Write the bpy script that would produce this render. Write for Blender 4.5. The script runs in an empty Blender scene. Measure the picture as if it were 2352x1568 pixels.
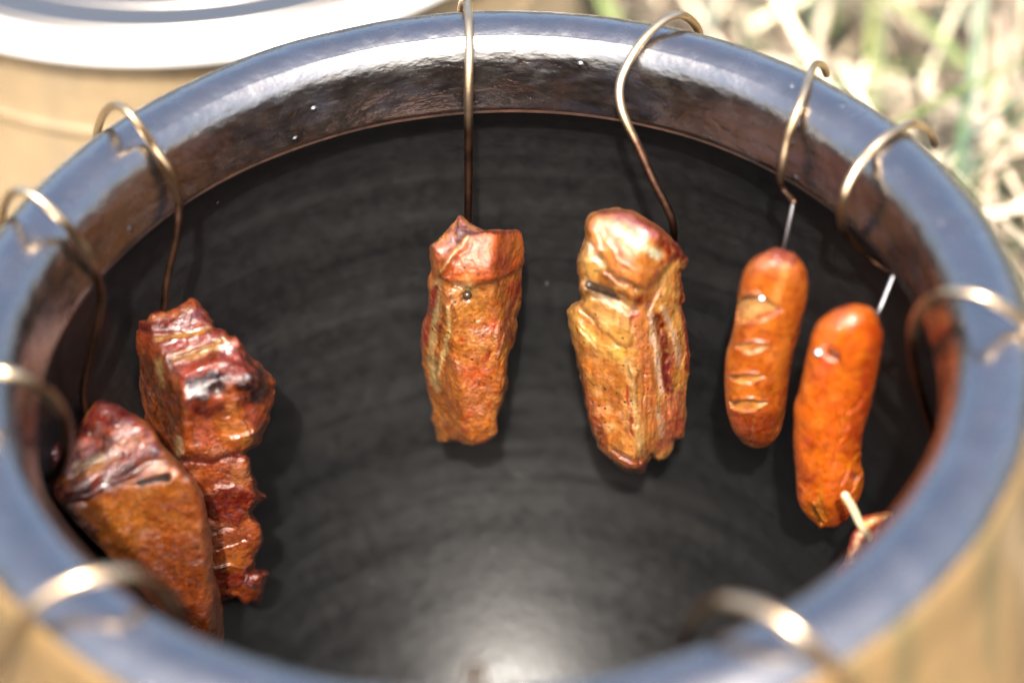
import bpy, bmesh, math, random
import numpy as np
from mathutils import Matrix, Vector

rng = np.random.RandomState(7)
random.seed(7)
scene = bpy.context.scene
COL = scene.collection
R = math.radians

# ------------------------------------------------------------------ camera
CAM = np.array([0.01222, -0.75065, 0.68606])
FW = np.array([0.0, 0.73927, -0.67340])
RT = np.array([0.99829, -0.03932, -0.04316])
UP = np.array([0.05838, 0.67226, 0.73801])
FPX = 85.0 / 36.0 * 2352.0           # focal length in reference pixels (picture 2352 wide)
cd = bpy.data.cameras.new('camera')
cd.lens = 85.0
cd.sensor_width = 36.0
cd.sensor_fit = 'HORIZONTAL'
cd.clip_start = 0.05
cd.clip_end = 2000.0
cd.dof.use_dof = True
cd.dof.focus_distance = 1.175
cd.dof.aperture_fstop = 2.4
cd.dof.aperture_blades = 0
co = bpy.data.objects.new('camera', cd)
COL.objects.link(co)
co.matrix_world = Matrix(((RT[0], UP[0], -FW[0], CAM[0]), (RT[1], UP[1], -FW[1], CAM[1]),
                          (RT[2], UP[2], -FW[2], CAM[2]), (0, 0, 0, 1)))
scene.camera = co

# ------------------------------------------------------------------ daylight
SUN_EL, SUN_AZ = 53.0, 182.0       # azimuth clockwise from +Y: behind the camera
world = bpy.data.worlds.new('World')
scene.world = world
world.use_nodes = True
wn = world.node_tree
sky = wn.nodes.new('ShaderNodeTexSky')
sky.sky_type = 'NISHITA'
sky.sun_disc = False
sky.sun_elevation = R(SUN_EL)
sky.sun_rotation = R(SUN_AZ)
sky.altitude = 100
sky.air_density = 1.0
sky.dust_density = 9.0
bg = wn.nodes['Background']
bg.inputs['Strength'].default_value = 0.15
wn.links.new(sky.outputs[0], bg.inputs['Color'])
sl = bpy.data.lights.new('sun', 'SUN')
sl.energy = 2.8
sl.angle = R(1.5)                  # thin haze over the sun
sl.color = (1.0, 0.95, 0.87)
so = bpy.data.objects.new('sun', sl)
COL.objects.link(so)
sd = Vector((math.sin(R(SUN_AZ)) * math.cos(R(SUN_EL)), math.cos(R(SUN_AZ)) * math.cos(R(SUN_EL)), math.sin(R(SUN_EL))))
so.rotation_euler = sd.to_track_quat('Z', 'Y').to_euler()
so.location = sd * 5

scene.view_settings.view_transform = 'Standard'
scene.view_settings.look = 'None'
scene.view_settings.exposure = 2.0
scene.view_settings.gamma = 1.0
scene.view_settings.use_curve_mapping = False
scene.render.engine = 'CYCLES'
scene.cycles.use_denoising = True
scene.cycles.max_bounces = 10
scene.cycles.sample_clamp_indirect = 8.0


# ------------------------------------------------------------------ helpers
def at(px, py, d):
    """Point seen at (px, py) of the 2352 wide picture, d metres along the viewing axis."""
    return CAM + (FW * FPX + RT * (px - 1176.0) - UP * (py - 784.0)) / FPX * d


def lin(c):
    c = np.array(c, float) / 255.0
    return np.where(c <= 0.04045, c / 12.92, ((c + 0.055) / 1.055) ** 2.4)


def tag(o, label=None, cat=None, group=None, kind=None):
    if label: o['label'] = label
    if cat: o['category'] = cat
    if group: o['group'] = group
    if kind: o['kind'] = kind
    return o


def link(name, me, mat=None, parent=None):
    o = bpy.data.objects.new(name, me)
    COL.objects.link(o)
    if mat: me.materials.append(mat)
    if parent: o.parent = parent
    return o


def empty(name, loc=(0, 0, 0)):
    o = bpy.data.objects.new(name, None)
    COL.objects.link(o)
    o.location = loc
    o.empty_display_size = 0.05
    return o


def mesh_np(name, verts, faces, smooth=True, col=None):
    verts = np.asarray(verts, np.float32)
    faces = np.asarray(faces, np.int32)
    me = bpy.data.meshes.new(name)
    k = faces.shape[1]
    me.vertices.add(len(verts))
    me.vertices.foreach_set('co', verts.ravel())
    me.loops.add(faces.size)
    me.loops.foreach_set('vertex_index', faces.ravel())
    me.polygons.add(len(faces))
    me.polygons.foreach_set('loop_start', np.arange(0, faces.size, k, dtype=np.int32))
    me.polygons.foreach_set('loop_total', np.full(len(faces), k, np.int32))
    me.update(calc_edges=True)
    me.validate()
    if smooth:
        me.polygons.foreach_set('use_smooth', np.ones(len(me.polygons), bool))
    if col is not None:
        a = me.attributes.new('albedo', 'FLOAT_COLOR', 'POINT')
        c4 = np.ones((len(verts), 4), np.float32)
        c4[:, :3] = col
        a.data.foreach_set('color', c4.ravel())
    return me


def parent_keep(o, p):
    o.parent = p
    o.matrix_parent_inverse = Matrix.Translation(-p.location)


# vectorised value noise -----------------------------------------------------
_tab = rng.rand(65536).astype(np.float32)


def vnoise(P, seed=0):
    P = np.asarray(P, np.float64)
    i = np.floor(P).astype(np.int64)
    f = P - i
    f = f * f * f * (f * (f * 6 - 15) + 10)
    out = 0
    for dx in (0, 1):
        wx = f[:, 0] if dx else 1 - f[:, 0]
        for dy in (0, 1):
            wy = f[:, 1] if dy else 1 - f[:, 1]
            for dz in (0, 1):
                wz = f[:, 2] if dz else 1 - f[:, 2]
                h = ((i[:, 0] + dx) * 73856093 ^ (i[:, 1] + dy) * 19349663 ^ (i[:, 2] + dz) * 83492791 ^ (seed * 2654435)) & 65535
                out = out + wx * wy * wz * _tab[h]
    return out * 2 - 1


_rot = np.array([[0.36, 0.48, -0.8], [-0.8, 0.6, 0.0], [0.48, 0.64, 0.6]])


def fbm(P, octs=4, seed=0, ridged=False, gain=0.5):
    P = np.asarray(P) @ _rot
    a, s, n = 1.0, 0.0, 0
    for o in range(octs):
        v = vnoise(P * (2.03 ** o) + 17.3 * o, seed + o)
        P = P @ _rot
        if ridged: v = 1 - 2 * np.abs(v)
        s = s + a * v
        n += a
        a *= gain
    return s / n


# 2-D distances --------------------------------------------------------------
def d_line(X, Y, pts):
    best = np.full(X.shape, 1e9)
    for (x0, y0), (x1, y1) in zip(pts[:-1], pts[1:]):
        dx, dy = x1 - x0, y1 - y0
        L = dx * dx + dy * dy + 1e-9
        t = np.clip(((X - x0) * dx + (Y - y0) * dy) / L, 0, 1)
        best = np.minimum(best, np.hypot(X - x0 - t * dx, Y - y0 - t * dy))
    return best


def d_poly(X, Y, pts):
    """signed, negative inside"""
    d = d_line(X, Y, list(pts) + [pts[0]])
    ins = np.zeros(X.shape, bool)
    n = len(pts)
    for k in range(n):
        x0, y0 = pts[k]
        x1, y1 = pts[(k + 1) % n]
        if y0 == y1: continue
        c = ((Y >= min(y0, y1)) & (Y < max(y0, y1)))
        ins ^= c & (X < x0 + (Y - y0) * (x1 - x0) / (y1 - y0))
    return np.where(ins, -d, d)


def spline(pts, n=6, closed=False):
    P = np.array(pts, float)
    m = len(P)
    out = []
    rngk = range(m) if closed else range(m - 1)
    for k in rngk:
        if closed:
            a, b, c, d = P[(k - 1) % m], P[k], P[(k + 1) % m], P[(k + 2) % m]
        else:
            a, b, c, d = P[max(k - 1, 0)], P[k], P[k + 1], P[min(k + 2, m - 1)]
        for j in range(n):
            t = j / n
            out.append(0.5 * (2 * b + (c - a) * t + (2 * a - 5 * b + 4 * c - d) * t * t + (3 * b - a - 3 * c + d) * t ** 3))
    if not closed: out.append(P[-1])
    return np.array(out)


def smin(a, b, k):
    h = np.clip(0.5 + 0.5 * (b - a) / k, 0, 1)
    return b * (1 - h) + a * h - k * h * (1 - h)


def smax(a, b, k):
    return -smin(-a, -b, k)


# surface nets ---------------------------------------------------------------
def surface_nets(f):
    nx, ny, nz = f.shape
    s = f < 0
    cnt = np.zeros((nx - 1, ny - 1, nz - 1), np.int8)
    for a in (0, 1):
        for b in (0, 1):
            for c in (0, 1):
                cnt += s[a:nx - 1 + a, b:ny - 1 + b, c:nz - 1 + c]
    act = (cnt > 0) & (cnt < 8)
    I = np.argwhere(act)
    idx = np.full(act.shape, -1, np.int32)
    idx[act] = np.arange(len(I))
    corner = np.array([(a, b, c) for a in (0, 1) for b in (0, 1) for c in (0, 1)])
    V = np.stack([f[I[:, 0] + a, I[:, 1] + b, I[:, 2] + c] for a, b, c in corner], 1)
    acc = np.zeros((len(I), 3))
    num = np.zeros(len(I))
    for p in range(8):
        for q in range(p + 1, 8):
            if np.abs(corner[p] - corner[q]).sum() != 1: continue
            va, vb = V[:, p], V[:, q]
            m = (va < 0) != (vb < 0)
            t = np.where(m, va / (va - vb + 1e-12), 0)
            acc[m] += (corner[p] + t[:, None] * (corner[q] - corner[p]))[m]
            num[m] += 1
    verts = I + acc / np.maximum(num, 1)[:, None]
    faces = []
    for ax in range(3):
        sl0 = [slice(None)] * 3
        sl1 = [slice(None)] * 3
        sl0[ax] = slice(0, f.shape[ax] - 1)
        sl1[ax] = slice(1, f.shape[ax])
        diff = s[tuple(sl0)] != s[tuple(sl1)]
        E = np.argwhere(diff)
        o = [k for k in range(3) if k != ax]
        ok = np.ones(len(E), bool)
        for k in o:
            ok &= (E[:, k] > 0) & (E[:, k] < f.shape[k] - 1)
        E = E[ok]
        inside0 = s[E[:, 0], E[:, 1], E[:, 2]]
        def cell(du, dv):
            C = E.copy()
            C[:, o[0]] += du
            C[:, o[1]] += dv
            return idx[C[:, 0], C[:, 1], C[:, 2]]
        q = np.stack([cell(-1, -1), cell(0, -1), cell(0, 0), cell(-1, 0)], 1)
        flip = inside0 if ax != 1 else ~inside0
        q[~flip] = q[~flip][:, ::-1]
        faces.append(q)
    F = np.concatenate(faces)
    return verts, F[(F >= 0).all(1)]


# ------------------------------------------------------------------ materials
class NT:
    def __init__(self, name):
        self.m = bpy.data.materials.new(name)
        self.m.use_nodes = True
        self.t = self.m.node_tree
        self.b = self.t.nodes['Principled BSDF']

    def n(self, typ, **kw):
        nd = self.t.nodes.new(typ)
        for k, v in kw.items():
            if k.startswith('i_'):
                nd.inputs[k[2:].replace('_', ' ')].default_value = v
            else:
                setattr(nd, k, v)
        return nd

    def l(self, a, b):
        self.t.links.new(a, b)

    def set(self, **kw):
        for k, v in kw.items():
            self.b.inputs[k.replace('_', ' ')].default_value = v

    def noise(self, vec, scale, detail=4, rough=0.55):
        nd = self.n('ShaderNodeTexNoise')
        nd.inputs['Scale'].default_value = scale
        nd.inputs['Detail'].default_value = detail
        nd.inputs['Roughness'].default_value = rough
        if vec is not None: self.l(vec, nd.inputs['Vector'])
        return nd.outputs['Fac']

    def ramp(self, fac, stops):
        r = self.n('ShaderNodeValToRGB')
        el = r.color_ramp.elements
        while len(el) < len(stops): el.new(0.5)
        for e, (p, c) in zip(el, stops):
            e.position = p
            e.color = (*c, 1) if len(c) == 3 else c
        self.l(fac, r.inputs[0])
        return r.outputs[0]

    def mix(self, fac, a, b, blend='MIX'):
        m = self.n('ShaderNodeMix', data_type='RGBA', blend_type=blend)
        for sock, v in ((m.inputs[0], fac), (m.inputs[6], a), (m.inputs[7], b)):
            if hasattr(v, 'is_linked') or hasattr(v, 'links'):
                self.l(v, sock)
            else:
                sock.default_value = v if not isinstance(v, tuple) else (*v, 1)[:4]
        return m.outputs[2]

    def math(self, op, a, b=None):
        m = self.n('ShaderNodeMath', operation=op)
        for sock, v in zip(m.inputs, (a, b)):
            if v is None: continue
            if isinstance(v, (int, float)): sock.default_value = v
            else: self.l(v, sock)
        return m.outputs[0]

    def bump(self, h, strength, dist, prev=None):
        b = self.n('ShaderNodeBump')
        b.inputs['Strength'].default_value = strength
        b.inputs['Distance'].default_value = dist
        self.l(h, b.inputs['Height'])
        if prev is not None: self.l(prev, b.inputs['Normal'])
        return b.outputs['Normal']

    def obj(self):
        return self.n('ShaderNodeTexCoord').outputs['Object']


def v4(c):
    return (c[0], c[1], c[2], 1.0)


def mat_meat(name, rough=0.34, coat=0.6, bump=1.0, sss=0.04, speck=0.55, gain=1.0):
    k = NT(name)
    at_ = k.n('ShaderNodeAttribute', attribute_name='albedo')
    oc = k.obj()
    n1 = k.noise(oc, 260, 5, 0.65)
    n2 = k.noise(oc, 900, 4, 0.6)
    n3 = k.noise(oc, 70, 4, 0.6)
    c = k.mix(0.38, at_.outputs['Color'], k.ramp(n1, [(0.25, (0.45, 0.38, 0.34)), (0.5, (0.9, 0.88, 0.86)), (0.75, (1.1, 1.1, 1.1))]), 'MULTIPLY')
    vo = k.n('ShaderNodeTexVoronoi', feature='F1')
    vo.inputs['Scale'].default_value = 330
    k.l(oc, vo.inputs['Vector'])
    sp = k.math('LESS_THAN', vo.outputs['Distance'], 0.22)
    sx = k.n('ShaderNodeSeparateColor')
    k.l(vo.outputs['Color'], sx.inputs[0])
    sp = k.math('MULTIPLY', sp, k.math('GREATER_THAN', sx.outputs[0], 1 - 0.16 * speck))
    c = k.mix(sp, c, (0.02, 0.012, 0.005))
    c = k.mix(1.0, c, (gain, gain * 0.95, gain * 0.92), 'MULTIPLY')
    k.l(c, k.b.inputs['Base Color'])
    rr = k.ramp(k.noise(oc, 180, 3), [(0.3, (rough * 0.55,) * 3), (0.7, (rough * 1.5,) * 3)])
    k.l(rr, k.b.inputs['Roughness'])
    k.set(Coat_Weight=coat, Coat_Roughness=0.06, Coat_IOR=1.6, Subsurface_Weight=sss, Subsurface_Scale=0.002, Subsurface_Radius=(1.0, 0.35, 0.15))
    patch = k.ramp(k.noise(oc, 55, 3, 0.5), [(0.42, (0.12,) * 3), (0.62, (1.0,) * 3)])
    nb = k.bump(n3, 0.25 * bump, 0.003)
    nb = k.bump(k.math('MULTIPLY', n1, patch), 0.32 * bump, 0.0014, nb)
    nb = k.bump(k.math('MULTIPLY', n2, patch), 0.8 * bump, 0.0008, nb)
    k.l(nb, k.b.inputs['Normal'])
    nbc = k.bump(k.math('MULTIPLY', k.noise(oc, 420, 4, 0.7), patch), 1.0, 0.0014, nb)
    k.l(nbc, k.b.inputs['Coat Normal'])
    return k.m


M = {}
M['pork'] = mat_meat('smoked_pork', 0.40, 0.6, 1.0, 0.03, 1.1)
M['sausage'] = mat_meat('sausage_skin', 0.36, 0.5, 0.45, 0.05, 0.35)

# dark rim glaze
k = NT('dark_glaze')
oc = k.obj()
mp = k.n('ShaderNodeMapping')
mp.inputs['Scale'].default_value = (1, 1, 2.2)
k.l(oc, mp.inputs['Vector'])
a = k.noise(mp.outputs[0], 55, 6, 0.62)
b = k.noise(mp.outputs[0], 22, 4, 0.6)
c = k.ramp(a, [(0.30, (0.0015, 0.0012, 0.0012)), (0.5, (0.004, 0.0027, 0.0022)), (0.64, (0.009, 0.0052, 0.0036)), (0.8, (0.008, 0.008, 0.010))])
c = k.mix(k.ramp(b, [(0.5, (0, 0, 0)), (0.68, (0.6, 0.6, 0.6))]), c, (0.012, 0.013, 0.020))
k.l(c, k.b.inputs['Base Color'])
k.l(k.ramp(k.noise(oc, 40, 5, 0.6), [(0.3, (0.20,) * 3), (0.7, (0.36,) * 3)]), k.b.inputs['Roughness'])
k.l(k.ramp(k.noise(mp.outputs[0], 75, 6, 0.65), [(0.35, (0.12,) * 3), (0.7, (0.34,) * 3)]), k.b.inputs['Coat Roughness'])
k.set(IOR=1.55, Coat_Weight=1.0, Coat_IOR=2.45)
vo = k.n('ShaderNodeTexVoronoi', feature='F1')
vo.inputs['Scale'].default_value = 95
k.l(oc, vo.inputs['Vector'])
sx = k.n('ShaderNodeSeparateColor')
k.l(vo.outputs['Color'], sx.inputs[0])
pim = k.math('MULTIPLY', k.ramp(vo.outputs['Distance'], [(0.0, (1,) * 3), (0.16, (0,) * 3)]), k.math('GREATER_THAN', sx.outputs[0], 0.84))
nb = k.bump(pim, 0.8, 0.0012)
nb = k.bump(k.noise(mp.outputs[0], 60, 4), 0.32, 0.003, nb)
nb = k.bump(k.noise(oc, 300, 3), 0.12, 0.0008, nb)
k.l(nb, k.b.inputs['Normal'])
k.l(nb, k.b.inputs['Coat Normal'])
M['glaze'] = k.m

# unglazed reddish lip edge
k = NT('bare_clay')
k.l(k.ramp(k.noise(k.obj(), 90, 5), [(0.3, (0.02, 0.010, 0.007)), (0.7, (0.07, 0.032, 0.02))]), k.b.inputs['Base Color'])
k.set(Roughness=0.6)
M['clay'] = k.m

# sooty interior
k = NT('sooty_inner_clay')
oc = k.obj()
sep = k.n('ShaderNodeSeparateXYZ')
k.l(oc, sep.inputs[0])
# coordinates wound round the axis, so marks run along the throwing rings
ang = k.math('ARCTAN2', sep.outputs[0], sep.outputs[1])
cmb = k.n('ShaderNodeCombineXYZ')
k.l(k.math('MULTIPLY', ang, 0.035), cmb.inputs[0])
k.l(k.math('MULTIPLY', sep.outputs[2], 4.0), cmb.inputs[2])
ring = k.noise(cmb.outputs[0], 15, 5, 0.6)
fine = k.noise(oc, 130, 6, 0.65)
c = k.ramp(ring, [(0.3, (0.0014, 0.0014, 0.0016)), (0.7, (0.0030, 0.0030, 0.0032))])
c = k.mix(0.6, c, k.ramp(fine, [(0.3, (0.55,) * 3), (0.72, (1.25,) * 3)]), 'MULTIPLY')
vo = k.n('ShaderNodeTexVoronoi', feature='F1')
vo.inputs['Scale'].default_value = 60
k.l(oc, vo.inputs['Vector'])
sx = k.n('ShaderNodeSeparateColor')
k.l(vo.outputs['Color'], sx.inputs[0])
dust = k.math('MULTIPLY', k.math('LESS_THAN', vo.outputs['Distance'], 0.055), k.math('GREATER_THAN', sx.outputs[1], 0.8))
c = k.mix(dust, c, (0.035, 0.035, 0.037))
k.l(c, k.b.inputs['Base Color'])
k.l(k.math('ADD', k.ramp(ring, [(0.32, (0.27,) * 3), (0.68, (0.39,) * 3)]), k.math('MULTIPLY', fine, 0.24)), k.b.inputs['Roughness'])
k.set(IOR=1.52)
nb = k.bump(ring, 0.03, 0.003)
nb = k.bump(fine, 0.20, 0.0013, nb)
k.l(nb, k.b.inputs['Normal'])
M['inner'] = k.m


def mat_tan(name, c0, c1, c2, streak=1.0):
    k = NT(name)
    oc = k.obj()
    mp = k.n('ShaderNodeMapping')
    mp.inputs['Scale'].default_value = (1, 1, 0.25)
    k.l(oc, mp.inputs['Vector'])
    a = k.noise(mp.outputs[0], 14, 5, 0.6)
    b = k.noise(oc, 90, 4, 0.6)
    c = k.ramp(a, [(0.3, c0), (0.55, c1), (0.72, c2)])
    c = k.mix(0.4, c, k.ramp(b, [(0.3, (0.7,) * 3), (0.7, (1.1,) * 3)]), 'MULTIPLY')
    k.l(c, k.b.inputs['Base Color'])
    k.set(Roughness=0.38, Coat_Weight=0.35, Coat_Roughness=0.2)
    k.l(k.bump(k.noise(oc, 50, 4), 0.25, 0.003), k.b.inputs['Normal'])
    return k.m


M['tan'] = mat_tan('tan_glaze', (0.085, 0.056, 0.023), (0.15, 0.095, 0.040), (0.050, 0.055, 0.026))
M['tan2'] = mat_tan('tan_glaze_pale', (0.135, 0.098, 0.055), (0.19, 0.14, 0.08), (0.15, 0.118, 0.076))

# hook wire: heat tinted steel
k = NT('hook_wire')
oc = k.obj()
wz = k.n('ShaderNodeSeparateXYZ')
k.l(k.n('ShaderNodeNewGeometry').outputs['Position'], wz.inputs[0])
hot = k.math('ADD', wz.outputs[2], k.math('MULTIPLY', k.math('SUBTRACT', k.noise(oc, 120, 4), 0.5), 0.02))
dark_metal = k.ramp(k.math('ADD', k.math('MULTIPLY', hot, 10.0), 0.5), [(0.36, (1, 1, 1)), (0.62, (0, 0, 0))])     # wire colour darkens below the rim
c = k.mix(dark_metal, k.ramp(k.noise(oc, 45, 4), [(0.3, (0.46, 0.31, 0.17)), (0.7, (0.66, 0.51, 0.34))]), k.ramp(k.noise(oc, 90, 4), [(0.3, (0.015, 0.009, 0.007)), (0.7, (0.09, 0.045, 0.028))]))
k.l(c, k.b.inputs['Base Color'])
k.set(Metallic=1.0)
k.l(k.ramp(dark_metal, [(0.0, (0.28,) * 3), (1.0, (0.42,) * 3)]), k.b.inputs['Roughness'])
k.l(k.bump(k.noise(oc, 400, 3), 0.15, 0.0006), k.b.inputs['Normal'])
M['wire'] = k.m
k = NT('hook_steel')
k.set(Metallic=1.0, Roughness=0.32)
k.b.inputs['Base Color'].default_value = (0.9, 0.9, 0.9, 1)
M['steel'] = k.m
k = NT('needle_steel')
k.set(Metallic=1.0, Roughness=0.3)
k.b.inputs['Base Color'].default_value = (0.42, 0.42, 0.43, 1)
M['needle'] = k.m
k = NT('bare_wire')
k.b.inputs['Base Color'].default_value = (0.62, 0.50, 0.30, 1)
k.set(Metallic=0.3, Roughness=0.4)
M['bare'] = k.m
k = NT('sooty_wire')
k.l(k.ramp(k.noise(k.obj(), 60, 4), [(0.3, (0.01, 0.006, 0.005)), (0.7, (0.05, 0.03, 0.02))]), k.b.inputs['Base Color'])
k.set(Metallic=0.8, Roughness=0.38)
M['sooty'] = k.m
k = NT('sooty_hook_end')
k.l(k.ramp(k.noise(k.obj(), 200, 3), [(0.3, (0.012, 0.008, 0.006)), (0.7, (0.04, 0.025, 0.015))]), k.b.inputs['Base Color'])
k.set(Roughness=0.22, Metallic=0.3)
M['soot'] = k.m

# lid metal
k = NT('lid_metal')
oc = k.obj()
sep = k.n('ShaderNodeSeparateXYZ')
k.l(oc, sep.inputs[0])
rad = k.math('SQRT', k.math('ADD', k.math('MULTIPLY', sep.outputs[0], sep.outputs[0]), k.math('MULTIPLY', sep.outputs[1], sep.outputs[1])))
cmb = k.n('ShaderNodeCombineXYZ')
k.l(rad, cmb.inputs[0])
brushed = k.noise(cmb.outputs[0], 400, 3)
k.b.inputs['Base Color'].default_value = (0.30, 0.275, 0.24, 1)
k.set(Metallic=1.0)
k.l(k.ramp(brushed, [(0.3, (0.28,) * 3), (0.7, (0.42,) * 3)]), k.b.inputs['Roughness'])
k.l(k.bump(brushed, 0.06, 0.0006), k.b.inputs['Normal'])
M['lid'] = k.m
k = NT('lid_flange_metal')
k.b.inputs['Base Color'].default_value = (0.52, 0.52, 0.51, 1)  # paler than the disc: glare on the flange is put into its colour
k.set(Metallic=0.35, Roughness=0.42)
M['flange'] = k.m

k = NT('soil')
oc = k.obj()
k.l(k.ramp(k.noise(oc, 30, 6, 0.65), [(0.3, (0.016, 0.012, 0.008)), (0.55, (0.04, 0.03, 0.02)), (0.75, (0.03, 0.038, 0.018))]), k.b.inputs['Base Color'])
k.set(Roughness=0.9)
k.l(k.bump(k.noise(oc, 60, 5), 0.6, 0.02), k.b.inputs['Normal'])
M['soil'] = k.m
k = NT('straw')
at_ = k.n('ShaderNodeAttribute', attribute_name='albedo')
k.l(at_.outputs['Color'], k.b.inputs['Base Color'])
k.set(Roughness=0.45)
M['straw'] = k.m


# ------------------------------------------------------------------ ground
GZ = -0.40
bm = bmesh.new()
bmesh.ops.create_grid(bm, x_segments=60, y_segments=60, size=1.0)
for v in bm.verts:
    r = max(abs(v.co.x), abs(v.co.y))
    s = 3.0 * (1 + 300 * r ** 6)
    v.co.x *= s
    v.co.y *= s
    v.co.z = GZ
me = bpy.data.meshes.new('ground')
bm.to_mesh(me)
bm.free()
tag(link('ground', me, M['soil']), kind='structure')


def build_grass():
    vs, fs, cs = [], [], []
    pal = [(0.42, 0.33, 0.22), (0.58, 0.49, 0.34), (0.30, 0.22, 0.16), (0.68, 0.60, 0.42), (0.50, 0.41, 0.30),
           (0.12, 0.16, 0.05), (0.06, 0.11, 0.05), (0.17, 0.21, 0.07), (0.07, 0.11, 0.075)]
    prob = np.array([4, 5, 4, 4, 5, 2, 3, 2, 3])
    prob = prob / prob.sum()
    n = 0
    for zone, cnt in (((-0.7, 1.0, 0.2, 1.6), 5200), ((-2.2, 2.6, -1.8, 3.4), 9000)):
        for q in range(cnt):
            x = rng.uniform(zone[0], zone[1])
            y = rng.uniform(zone[2], zone[3])
            if math.hypot(x, y) < 0.29 or math.hypot(x - SX, y - SY) < 0.28: continue
            ci = rng.choice(len(pal), p=prob)
            green = ci >= 5
            L = rng.uniform(0.07, 0.24)
            w = rng.uniform(0.0012, 0.0042) * (1.8 if rng.rand() < 0.1 else 1.0)
            az = rng.uniform(0, 2 * math.pi)
            tone = rng.uniform(0.25, 1.15)
            tilt = rng.uniform(0.05, 0.45) if not green else rng.uniform(0.5, 1.3)
            bend = rng.uniform(-0.5, 0.9)
            p = np.array([x, y, GZ + 0.14 * rng.rand() ** 1.5])
            d = np.array([math.cos(az), math.sin(az)])
            side = np.array([-d[1], d[0], rng.uniform(-0.4, 0.4)])
            base = len(vs)
            nf0 = len(fs)
            clear = True
            segs = 4
            for s in range(segs + 1):
                t = s / segs
                ww = w * (1 - 0.75 * t ** 2)
                vs.append(p - side * ww)
                vs.append(p + side * ww)
                cc = np.array(pal[ci]) * tone
                cs.append(cc)
                cs.append(cc)
                el = tilt - bend * t
                p = p + np.array([d[0] * math.cos(el), d[1] * math.cos(el), math.sin(el)]) * L / segs
                p[2] = max(p[2], GZ + 0.002)
                if math.hypot(p[0], p[1]) < 0.275 or math.hypot(p[0] - SX, p[1] - SY) < 0.262: clear = False
                if s: fs.append((base + 2 * s - 2, base + 2 * s - 1, base + 2 * s + 1, base + 2 * s))
            if not clear:                               # never through a pot
                del vs[base:], cs[base:], fs[nf0:]
    o = link('dry_grass', mesh_np('dry_grass', vs, fs, col=np.array(cs)), M['straw'])
    tag(o, 'flattened dry straw and green grass blades on the ground behind the smoking pot', 'grass', kind='stuff')


# ------------------------------------------------------------------ lathe
def lathe(name, prof, mat, parent=None, seg=256, wob=0.0, seed=1, cen=(0, 0, 0), dense=1):
    P = np.array(prof, float)
    if dense > 1: P = spline(P, dense)
    m = len(P)
    th = np.linspace(0, 2 * math.pi, seg, endpoint=False)
    rr = np.repeat(P[:, 0][:, None], seg, 1)
    zz = np.repeat(P[:, 1][:, None], seg, 1)
    V = np.stack([rr * np.cos(th), rr * np.sin(th), zz], -1).reshape(-1, 3)
    if wob:
        T = np.gradient(P, axis=0)
        T /= np.linalg.norm(T, axis=1)[:, None] + 1e-9
        nr, nz = T[:, 1], -T[:, 0]
        nn = fbm(V * 16, 3, seed) * wob + fbm(V * np.array([3, 3, 34]), 2, seed + 9) * wob * 0.7
        nn = nn.reshape(m, seg)
        V = V.reshape(m, seg, 3)
        V[..., 0] += nn * nr[:, None] * np.cos(th)
        V[..., 1] += nn * nr[:, None] * np.sin(th)
        V[..., 2] += nn * nz[:, None]
        V = V.reshape(-1, 3)
    ii = np.arange(m - 1)[:, None] * seg
    jj = np.arange(seg)[None, :]
    j2 = (jj + 1) % seg
    F = np.stack([ii + jj, ii + j2, ii + seg + j2, ii + seg + jj], -1).reshape(-1, 4)
    me = mesh_np(name, V, F)
    o = link(name, me, mat, parent)
    o.location = cen
    return o


# ------------------------------------------------------------------ smoking pot
RR, TR = 0.21, 0.0208
pot = empty('smoking_pot', (0, 0, GZ))
tag(pot, 'large open clay smoking pot with dark glazed rim and tan sides, food hung inside', 'smoking pot')


def tube_pt(deg, grow=0.0):
    return (RR + (TR + grow) * math.cos(R(deg)), (TR + grow) * math.sin(R(deg)))


def potpart(name, prof, mat, **kw):
    o = lathe(name, prof, mat, None, **kw)
    o.parent = pot
    o.matrix_parent_inverse = Matrix.Translation((0, 0, -GZ))
    return o


rimprof = [tube_pt(d) for d in range(34, 122, 3)] + [(0.1966, 0.0148), (0.1948, 0.0118), (0.1936, 0.008), (0.1928, 0.003), (0.1921, -0.003), (0.1915, -0.010), (0.191, -0.0155), (0.1909, -0.018), (0.1914, -0.0198)]
rimprof = spline(rimprof, 3)
potpart('rim', rimprof, M['glaze'], seg=512, wob=0.0007)
potpart('lip_edge', [(0.1914, -0.0198), (0.1918, -0.0212), (0.1925, -0.0222), (0.196, -0.0222), (0.199, -0.0215)], M['clay'], seg=256, wob=0.0005, dense=3)
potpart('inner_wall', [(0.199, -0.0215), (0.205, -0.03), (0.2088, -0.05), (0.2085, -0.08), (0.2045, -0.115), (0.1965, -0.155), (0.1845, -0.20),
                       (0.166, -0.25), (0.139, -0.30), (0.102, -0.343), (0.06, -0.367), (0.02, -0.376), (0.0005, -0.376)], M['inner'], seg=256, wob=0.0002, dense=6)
potpart('outer_wall', [tube_pt(35.5, -0.0004), tube_pt(24), tube_pt(10), (0.2312, -0.006), (0.233, -0.03), (0.243, -0.09), (0.256, -0.18), (0.261, -0.25),
                       (0.254, -0.32), (0.240, -0.37), (0.226, GZ), (0.0005, GZ)], M['tan'], seg=256, wob=0.0008, dense=5)

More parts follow.
